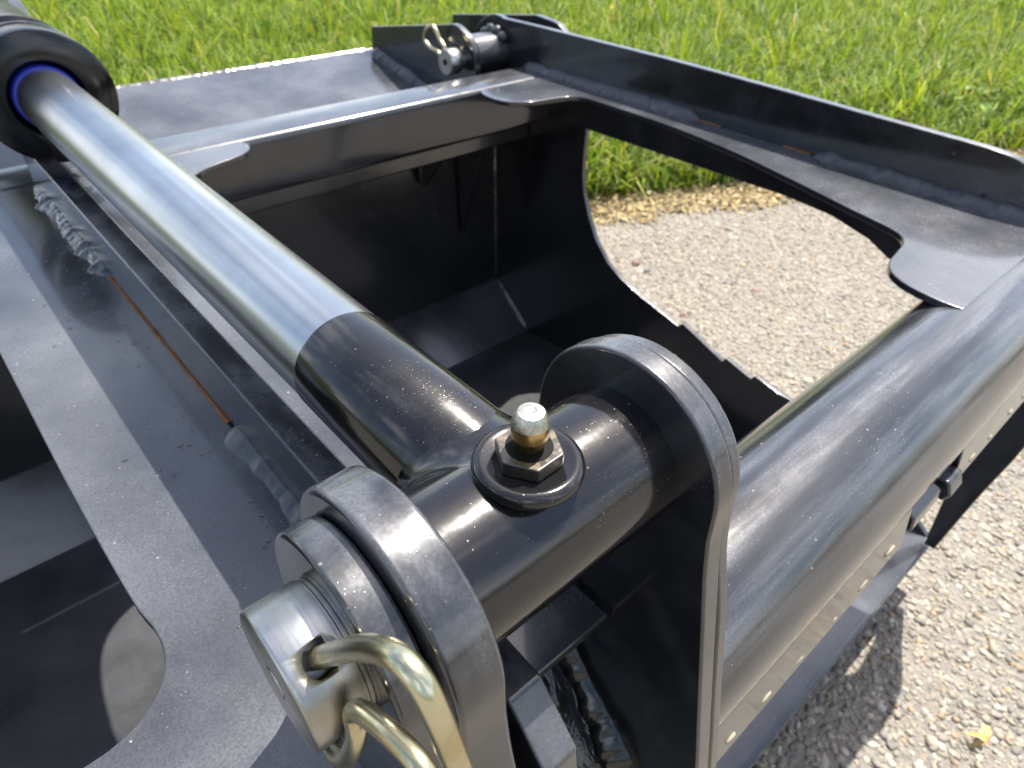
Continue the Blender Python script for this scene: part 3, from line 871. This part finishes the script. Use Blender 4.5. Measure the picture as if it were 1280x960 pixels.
lf = thing('dry_leaf', 'curled pale yellow dry leaf on the driveway at bottom right', 'leaf', (567, -232, GZ + 4))
m, t, b = new_mat('dry_leaf'); v = coords(t)
t.links.new(mix(t, tex_noise(t, v, 90, 4, 0.6), (0.45, 0.28, 0.07), (0.62, 0.50, 0.22)), b.inputs['Base Color']); b.inputs['Roughness'].default_value = 0.6
for k, (a, L, W) in enumerate(((0.4, 26, 10), (1.5, 20, 8), (2.3, 16, 6))):
    bm = bmesh.new(); rows = []
    for i in range(9):
        s_ = i / 8; ww = W * math.sin(math.pi * min(1, s_ * 0.95 + 0.03)) ** 0.8
        cx, cy = 567 + math.cos(a) * L * s_, -232 + math.sin(a) * L * s_
        z0 = GZ + 8 + 9 * math.sin(s_ * 2.6 + k)
        rows.append([bm.verts.new((cx - math.sin(a) * ww * q, cy + math.cos(a) * ww * q, z0 + abs(q) * ww * 0.7)) for q in (-.5, 0, .5)])
    for A, B in zip(rows, rows[1:]):
        for k2 in range(2): bm.faces.new((A[k2], A[k2 + 1], B[k2 + 1], B[k2]))
    obj('leaf_blade', bm, m, lf)

def plain(name, col, rough=0.5):
    m, t, b = new_mat(name); v = coords(t)
    t.links.new(mix(t, tex_noise(t, v, 40, 3, 0.6), tuple(c * 0.75 for c in col), col), b.inputs['Base Color'])
    b.inputs['Roughness'].default_value = rough
    return m
FX, FY = 5631, 2176
fw = thing('yellow_flower', 'single small yellow flower in the lawn near the top', 'flower', (FX, FY, GZ))
obj('stem', sweep([(FX, FY, GZ - 5), (FX + 6, FY - 4, GZ + 70), (FX, FY - 10, GZ + 150)], 2.2, 6), plain('flower_stem', (0.06, 0.14, 0.02)), fw)
ym = plain('yellow_petal', (0.85, 0.55, 0.01))
for k in range(9):
    a = k * 0.698
    c0 = Vector((FX, FY - 10, GZ + 152)); dv = Vector((math.cos(a), math.sin(a), 0.25)); sv = Vector((-math.sin(a), math.cos(a), 0))
    bm = bmesh.new()
    q = [c0, c0 + dv * 14 + sv * 8, c0 + dv * 26, c0 + dv * 14 - sv * 8]
    bm.faces.new([bm.verts.new(x) for x in q])
    obj('petal', bm, ym, fw, smooth=0)
WX, WY = 3255, 783
wp = thing('weed_plant', 'broad leaved light green weed at the lawn edge on the right', 'weed', (WX, WY, GZ))
wm = attr_mat('weed_leaf', 0.5, 0.4)
wm2 = plain('weed_leaf_green', (0.13, 0.24, 0.025))
for k in range(22):
    a = k * 2.4; R0 = random.uniform(20, 150); L = random.uniform(60, 110); W = L * 0.5
    c0 = Vector((WX + R0 * math.cos(a), WY + R0 * math.sin(a), GZ + random.uniform(50, 120)))
    dv = Vector((math.cos(a), math.sin(a), random.uniform(-.1, .5))).normalized(); sv = Vector((-math.sin(a), math.cos(a), random.uniform(-.3, .3)))
    bm = bmesh.new(); rows = []
    for i in range(7):
        s_ = i / 6; ww = W * math.sin(math.pi * (0.04 + 0.94 * s_)) ** 0.8
        rows.append([bm.verts.new(c0 + dv * L * s_ + sv * ww * q + Vector((0, 0, abs(q) * 14 - 26 * s_ * s_))) for q in (-.5, 0, .5)])
    for A, B in zip(rows, rows[1:]):
        for k2 in range(2): bm.faces.new((A[k2], A[k2 + 1], B[k2 + 1], B[k2]))
    lo = obj('leaf', bm, wm2, wp)
    if k % 4 == 0:
        obj('stem', sweep([(WX, WY, GZ - 5), tuple((c0 + Vector((WX, WY, GZ))) / 2), tuple(c0)], 2.5, 6), wm2, wp)
